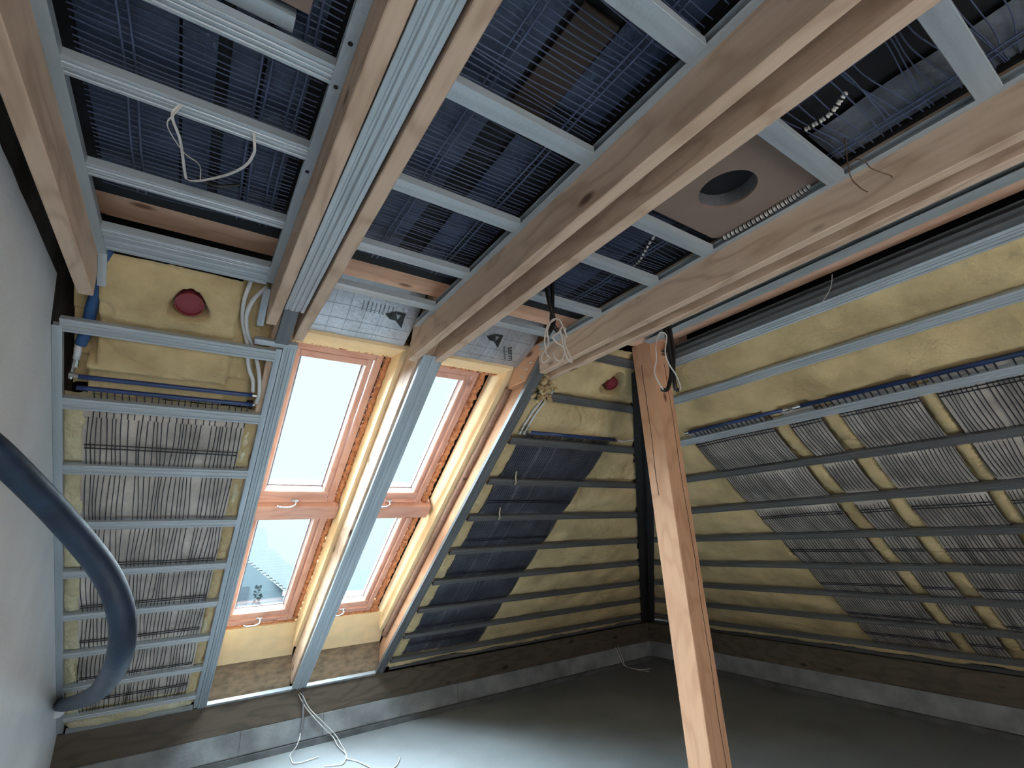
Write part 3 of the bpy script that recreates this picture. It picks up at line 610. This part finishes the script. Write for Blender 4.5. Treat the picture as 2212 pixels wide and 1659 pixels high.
def yz(s,d): v=wp(0,s,d); return (v.y,v.z)
quadp('reveal_panel',.345,.94,yz(.40,.34),yz(.235,.175),.02,YEL,'yellow foam board at the head of the left roof windows','panel')
quadp('reveal_panel',1.08,1.69,yz(.40,.34),yz(.235,.175),.02,YEL,'yellow foam board at the head of the right roof windows','panel')
quadp('reveal_panel',.33,.965,(5.13,.745),yz(3.19,.335),.02,YEL,'yellow foam board sill sloping below the lower left roof window','panel')
quadp('reveal_panel',1.062,1.76,(5.13,.745),yz(3.19,.335),.02,YEL,'yellow foam board sill sloping below the lower right roof window','panel')
for a,b_,l in [(.33,.970,'left'),(1.06,1.765,'right')]:
    tag(MB().aabb((a,5.13,.452),(b_,5.16,.745)).build('sill_board',OSB),'weathered brown board on the timber plate below the %s roof windows'%l,'board')
# rolled brown strip along the right rafter
tag(MB().tube([wp(1.748+.003*nz3(i*.5,1.),.42+2.95*i/40,.185+.006*nz3(i*.3,2.)) for i in range(41)],.024,12).build('rolled_strip',wood('brown rolled strip',(.33,.20,.15),(.20,.12,.09),(.08,.05,.03)),smooth=True),'brown rounded strip running along the right rafter beside the right windows','strip')
# silver printed foil above the windows
for a,b_,l in [(.374,.925,'left'),(1.108,1.72,'right')]:
    e=empty('insulation_foil',wp(a,.235,.17),'silver printed insulation foil bulging above the %s roof windows'%l,'foil')
    b=MB()
    def f(u,c,a=a,b_=b_):
        x=a+(b_-a)*u; s=-.135+.375*c; d=.115+.06*c-.018*math.sin(math.pi*c)+.004*nz3(x*9,s*9)+.0015*nz3(x*60,s*8)
        return wp(x,s,d)
    b.grid(f,60,30); b.build('foil',FOILS,e,smooth=True)
    def onf(x,s,o=.002):
        c=(s+.135)/.375; return wp(x,s,.115+.06*c-.018*math.sin(math.pi*c)+.004*nz3(x*9,s*9)+.0015*nz3(x*60,s*8)-o)
    g=MB(); 
    for k in range(7):
        x=a+.03+k*(b_-a-.06)/6.
        if l=='left' and k>4: break
        g.strip([onf(x+.0*t,-.12+.35*t/14) for t in range(15)],V((.0007,0,0)),NW*.0003)
    for s in (-.06,.03,.12,.19): g.strip([onf(a+.02+(b_-a-.04)*t/24,s) for t in range(25)],DW*.0007,NW*.0003)
    g.build('printed_grid',GRIDI,e)
    # logo arrow: slanted wedge with a notch
    k=MB(); ox=.835 if l=='left' else 1.46
    def lp(px_,py_): return onf(ox+px_,.05+py_,.0035)
    for poly in ([(-.085,-.015),(-.035,-.045),(-.012,.005),(-.02,.012),(-.05,.012)],[(-.035,-.045),(.02,-.045),(.02,-.028),(-.025,-.028)],[(-.02,.012),(-.012,.005),(.0,-.028),(.02,-.028),(.03,.055)]):
        k.poly([lp(*p) for p in poly])
    k.build('logo',INK,e)
    def text(body,x,s,size,ang,nm):
        cu=bpy.data.curves.new(nm,'FONT'); cu.body=body; cu.size=size; cu.extrude=.0003
        t=bpy.data.objects.new(nm,cu); COL.objects.link(t); dg=bpy.context.evaluated_depsgraph_get(); me=bpy.data.meshes.new_from_object(t.evaluated_get(dg)); bpy.data.objects.remove(t)
        o=onf(x,s,.004); c,s_=math.cos(ang),math.sin(ang); me.materials.clear()
        X=V((1,0,0))*c+DW*s_; Zn=-NW; Y=Zn.cross(X)
        mw=Matrix(((X.x,Y.x,Zn.x,o.x),(X.y,Y.y,Zn.y,o.y),(X.z,Y.z,Zn.z,o.z),(0,0,0,1)))
        return link(nm,me,mw,e,INK)
    if l=='right':
        text('term',1.555,.085,.055,math.radians(62),'printed_word'); text('insulation',1.52,.085,.026,math.radians(62),'printed_word')
    else:
        for r in range(9):
            for c in range(5): pass
        for r in range(8): text('IIIIIIIII IIIIII IIII',.62+.022*r,-.02,.011,math.radians(88),'small_print')
# ================================================ CABLES
def cable(pts,r,label,m=CABLEW,n=6,name='cable',cat='cable',parent=None,sm=8):
    o=MB().tube(smooth_pts(pts,sm),r,n).build(name,m,parent,smooth=True)
    return tag(o,label,cat) if parent is None else o
def flat(pts,label,wd,m=CABLEW):
    return tag(MB().strip(smooth_pts(pts,8),wd,V((0,0,.0015))).build('flat_cable',m,smooth=False),label,'cable')

flat([(-.095,1.486,2.700),(-.099,1.406,2.690),(-.134,1.377,2.690),(-.166,1.330,2.700),(-.174,1.290,2.700),(-.160,1.257,2.705),(-.148,1.246,2.73)],'short white flat cable loop hanging through the leftmost ceiling bay',V((.0012,.0012,0)))
flat([(-.148,1.25,2.74),(-.164,1.265,2.705),(-.146,1.342,2.700),(-.134,1.476,2.700),(-.126,1.506,2.700),(-.095,1.491,2.700),(-.031,1.426,2.700),(.012,1.357,2.700),(.027,1.297,2.702),(.026,1.268,2.705),(.018,1.253,2.74)],'long white flat cable bent into a wide hook below the leftmost ceiling bay',V((.0035,.0012,0)))
cable([(-.100,1.50,2.71),(-.085,1.555,2.75),(-.05,1.575,2.76),(.01,1.56,2.78)],.006,'black cable end running back from the white cable loops',CABLEK)
bx=1.578
for pts,l in (([(1.286,bx,2.80),(1.290,bx,2.736),(1.302,bx,2.662),(1.318,bx,2.594),(1.303,bx,2.549),(1.278,bx,2.511)],'black conduit crossing to the left in the bundle beside the middle beam pair'),
              ([(1.336,bx+.014,2.80),(1.334,bx+.014,2.749),(1.327,bx+.014,2.669),(1.317,bx+.014,2.590),(1.331,bx+.014,2.562),(1.349,bx+.014,2.540)],'black conduit crossing to the right in the bundle beside the middle beam pair')):
    cable(pts,.0105,l,CABLEK,10,'conduit')
for pts,l in (([(1.309,1.560,2.584),(1.263,1.560,2.543),(1.241,1.560,2.470),(1.246,1.560,2.404),(1.260,1.560,2.385),(1.222,1.560,2.358),(1.219,1.560,2.388),(1.260,1.560,2.451),(1.261,1.560,2.520),(1.292,1.560,2.577),(1.334,1.560,2.589),(1.355,1.560,2.551),(1.347,1.560,2.491)],'big oval loop of pale cable hanging from the black conduits by the middle beams'),
              ([(1.359,1.545,2.499),(1.342,1.545,2.549),(1.311,1.545,2.512),(1.277,1.545,2.489),(1.293,1.545,2.463),(1.332,1.545,2.447),(1.337,1.545,2.414),(1.312,1.545,2.376),(1.281,1.545,2.382),(1.273,1.545,2.407)],'knotted middle loop of pale cable in the bundle by the middle beams'),
              ([(1.364,1.552,2.552),(1.350,1.552,2.472),(1.373,1.552,2.419),(1.386,1.552,2.385),(1.364,1.552,2.388),(1.346,1.552,2.426),(1.336,1.552,2.493),(1.329,1.552,2.536)],'narrow loop of pale cable pointing right in the bundle by the middle beams')):
    cable(pts,.0040,l,TWINE)
cable([(1.922,1.425,2.70),(1.922,1.425,2.604),(1.925,1.425,2.488),(1.918,1.425,2.388),(1.872,1.425,2.289),(1.826,1.425,2.275)],.010,'black conduit curling left in front of the post head',CABLEK,10,'conduit')
cable([(1.963,1.43,2.70),(1.963,1.43,2.613),(1.962,1.43,2.495),(1.939,1.43,2.391),(1.934,1.43,2.306),(1.955,1.43,2.290)],.011,'black conduit hanging straight at the right of the post head',CABLEK,10,'conduit')
cable([(1.810,1.405,2.269),(1.786,1.405,2.297),(1.764,1.405,2.347),(1.792,1.405,2.422),(1.803,1.405,2.497),(1.840,1.405,2.561),(1.870,1.405,2.574),(1.894,1.405,2.557),(1.866,1.405,2.472),(1.877,1.405,2.413),(1.920,1.405,2.360),(1.942,1.405,2.303),(1.931,1.405,2.282)],.0034,'pale cable loop hanging in front of the post head')
cable([(1.053,5.10,.424),(1.082,5.09,.391),(1.140,5.08,.292),(1.274,5.07,.153),(1.37,5.04,.05),(1.387,4.901,.010),(1.366,4.679,.008),(1.304,4.532,.008),(1.246,4.539,.008),(1.169,4.582,.008)],.004,'white cable falling from the plate below the middle profile and curling left on the floor')
cable([(1.041,5.10,.417),(1.115,5.085,.298),(1.255,5.075,.137),(1.35,5.05,.04),(1.356,4.902,.012),(1.365,4.703,.012),(1.345,4.60,.012),(1.398,4.507,.008),(1.433,4.383,.008),(1.449,4.319,.008)],.004,'white cable falling from the plate below the middle profile and running out to the right')
cable([(1.075,5.10,.43),(1.080,5.10,.419),(1.090,5.09,.302),(1.093,5.085,.214),(1.082,5.085,.121)],.009,'grey conduit stub hanging on the plate below the middle profile',DUCTG,10,'conduit')
cable([(1.082,5.085,.121),(1.064,5.02,.10),(1.037,5.0,.05),(.994,4.99,.008),(.986,4.90,.008),(.986,4.798,.008),(1.054,4.773,.008),(1.175,4.794,.008)],.004,'white cable from the grey conduit stub hooking across the floor')
cable([(1.579,4.191,.008),(1.633,4.237,.008),(1.693,4.337,.008)],.004,'loose white cable end on the floor at the bottom edge')
cable([(4.875,5.105,.234),(4.915,5.09,.13),(4.95,5.06,.03),(4.97,4.92,.008),(5.0,4.70,.008)],.004,'left of two pale cables hanging in the far corner')
cable([(4.916,5.105,.241),(4.951,5.08,.12),(4.963,5.04,.02),(5.0,4.85,.008),(5.12,4.78,.008)],.004,'right of two pale cables hanging in the far corner')
cable([(1.60,.409,2.80),(1.610,.427,2.68),(1.666,.431,2.66),(1.730,.423,2.655),(1.761,.394,2.655),(1.750,.369,2.66),(1.713,.355,2.66),(1.674,.369,2.67),(1.639,.381,2.68),(1.600,.381,2.69),(1.586,.398,2.70)],.0017,'thin brown wire loop hanging over the right-hand beam',COPPER)
cable([(2.500,.849,2.797),(2.500,.872,2.733),(2.500,.925,2.677),(2.500,1.004,2.622)],.0016,'thin white wire hanging from the purlin over the right slope')
tag(MB().strip(smooth_pts([wp(.962,1.95,-.004),wp(.960,2.0,-.012),wp(.965,2.07,-.01)],5),V((.006,0,0)),NW*.0006).build('tape_strip',CABLEW),'small strip of white tape stuck to the middle rafter','tape')
for x,s_,l in ((2.02,1.10,'upper'),(2.06,1.49,'lower')):
    tag(MB().tube(smooth_pts([wp(x,s_-.09,.0),wp(x+.01,s_-.04,-.012),wp(x+.03,s_,-.02),wp(x+.035,s_+.03,-.012)],5),.006,6).build('wool_strand',WOOLP,smooth=True),'%s of two loose wool strands hanging over profiles right of the windows'%l,'insulation')
def ribbed(pts,r,label,m1=CABLEW,m2=BLACKM,n=40,nm='corrugated_conduit'):
    P=smooth_pts(pts,max(2,n*2//(len(pts)-1))); b=MB(); rr=[r if i%2 else r*.72 for i in range(len(P))]
    o=b.tube(P,rr,10).build(nm,m1,smooth=False); tag(o,label,'conduit')
    k=MB()
    for i in range(0,len(P)-1,4): k.tube([P[i],P[i+1]],r*1.04,10)
    q=k.build('dark_ribs',m2,o,origin=o.matrix_basis.translation); q['kind']='stuff'
ribbed([(1.452,1.03,2.795),(1.475,1.101,2.785),(1.506,1.161,2.782),(1.544,1.223,2.785),(1.575,1.284,2.80)],.006,'white corrugated conduit showing between tubes of the third ceiling bay',n=20)
ribbed([(1.700,.915,2.768),(1.702,.818,2.765),(1.699,.722,2.765),(1.700,.639,2.768),(1.697,.566,2.775)],.012,'silver corrugated conduit along the edge of the hardboard with the hole',n=44)
ribbed([(1.446,.46,2.795),(1.438,.386,2.785),(1.416,.327,2.80)],.008,'short white corrugated conduit beyond the hardboard in third ceiling bay',n=14)
sp=tag(MB().aabb((.3205,.80,2.694),(.3262,1.55,2.712)).build('perforated_strip',BLACKM),'black and white perforated strip between the two beams of the left pair','strip')
k=MB()
for i in range(46):
    if 8<i<12: continue
    k.aabb((.3185,.81+i*.016,2.699),(.3206,.818+i*.016,2.707))
q=k.build('white_squares',CABLEW,sp,origin=sp.matrix_basis.translation); q['kind']='stuff'

# ================================================ OUTSIDE HOUSE

e=empty('house',(2,27,-6),'pale hazy neighbouring house with a tiled roof seen through the lower left window','house')
def hr(z): return 3.69-(z-1.53)*.16 if z>1.53 else 3.93+(1.55-z)*1.0
def hl(z): return -6 if z>1.40 else 2.45+(1.40-z)*1.22
rows=34
for i in range(rows):
    z=-1.35+i*.12; y=26+.55*(z+1.35); a,b_=hl(z),hr(z)
    if b_-a<.1: continue
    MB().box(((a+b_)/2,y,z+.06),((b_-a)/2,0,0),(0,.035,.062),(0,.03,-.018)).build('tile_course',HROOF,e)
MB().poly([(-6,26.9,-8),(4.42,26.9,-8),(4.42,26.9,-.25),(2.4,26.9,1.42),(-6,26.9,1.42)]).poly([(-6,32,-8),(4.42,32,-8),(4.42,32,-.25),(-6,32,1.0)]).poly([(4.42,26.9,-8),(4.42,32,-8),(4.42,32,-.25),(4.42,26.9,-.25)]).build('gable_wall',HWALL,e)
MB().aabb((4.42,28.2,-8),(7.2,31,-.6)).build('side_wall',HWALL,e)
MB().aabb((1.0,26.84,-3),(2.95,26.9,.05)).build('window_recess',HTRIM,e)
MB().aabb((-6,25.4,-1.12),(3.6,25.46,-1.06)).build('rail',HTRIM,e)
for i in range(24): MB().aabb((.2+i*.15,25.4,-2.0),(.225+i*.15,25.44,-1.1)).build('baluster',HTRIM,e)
e=empty('house',(9,30,-6),'faint grey roof beyond, seen through the lower right window','house')
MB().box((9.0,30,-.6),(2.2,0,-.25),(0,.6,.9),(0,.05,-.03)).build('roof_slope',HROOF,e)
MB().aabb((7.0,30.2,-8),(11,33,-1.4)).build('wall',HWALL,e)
c=empty('conifer',(3.05,24.6,-4),'small hazy conifer in front of the neighbouring house','tree')
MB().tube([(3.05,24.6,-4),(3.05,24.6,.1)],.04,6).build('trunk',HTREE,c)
b=MB()
for i in range(150):
    h=random.random(); z=.15-2.4*h; rr=.1+.42*h; a=random.random()*6.28; p=V((3.05+rr*math.cos(a)*random.random()**.4,24.6+rr*math.sin(a)*.8,z))
    b.poly([p+V((-.07,0,.02)),p+V((.07,.02,-.02)),p+V((.02,-.03,.09))])
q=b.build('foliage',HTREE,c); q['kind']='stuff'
struct(MB().aabb((-60,7,-8.2),(60,120,-8)).build('ground',mat('hazy ground',(.018,.024,.027),.9)))  # distance haze tinted into the ground colour too


# upper wall sleeve of the hose
tag(MB().tube([V((XL-.02,1.832,1.997)),V((XL+.006,1.836,1.993))],.062,24).build('wall_sleeve',PLAST),'grey sleeve high in the left wall where the blue hose returns','pipe')
# ------------------------------------------------ groups of like things
GR=[('ceiling profile across','galvanized profiles across the ceiling bays'),('profile across the left slope bay','profiles across the left slope bay'),('dark profile on the slope','profiles right of the roof windows'),
('profile along the right-hand slope','profiles along the right-hand slope'),('edge track','edge tracks on the ceiling beams'),('wool cushion','torn wool cushions beside the tube mats'),('foil strip','foil strips above the ceiling bays'),
('capillary','capillary tube mats'),('foil bead','foam beads'),('foam bead','orange foam beads round the roof windows'),('expanding foam','orange foam beads round the roof windows'),('yellow foam board','yellow reveal boards'),('silver printed','printed insulation foil'),
('of the pair','paired ceiling beams'),('middle pair','paired ceiling beams'),('right-hand pair','paired ceiling beams'),('pine rafter','window rafters'),('timber plate lying','timber wall plates'),('header pipe','blue header pipes'),('white plastic pipe','white plastic pipes'),
('roof window of','roof windows'),('cable falling','cables on the floor by the knee wall'),('corrugated conduit','corrugated conduits in the ceiling void'),('in the far corner','cables in the far corner'),('sheet on the right-hand slope','grey foil sheets on the right-hand slope'),('red round duct','red duct ends')]
for o in bpy.data.objects:
    l=o.get('label')
    if l and not o.get('group') and o.parent is None and o.get('kind')!='structure':
        for k,g in GR:
            if k in l: o['group']=g; break
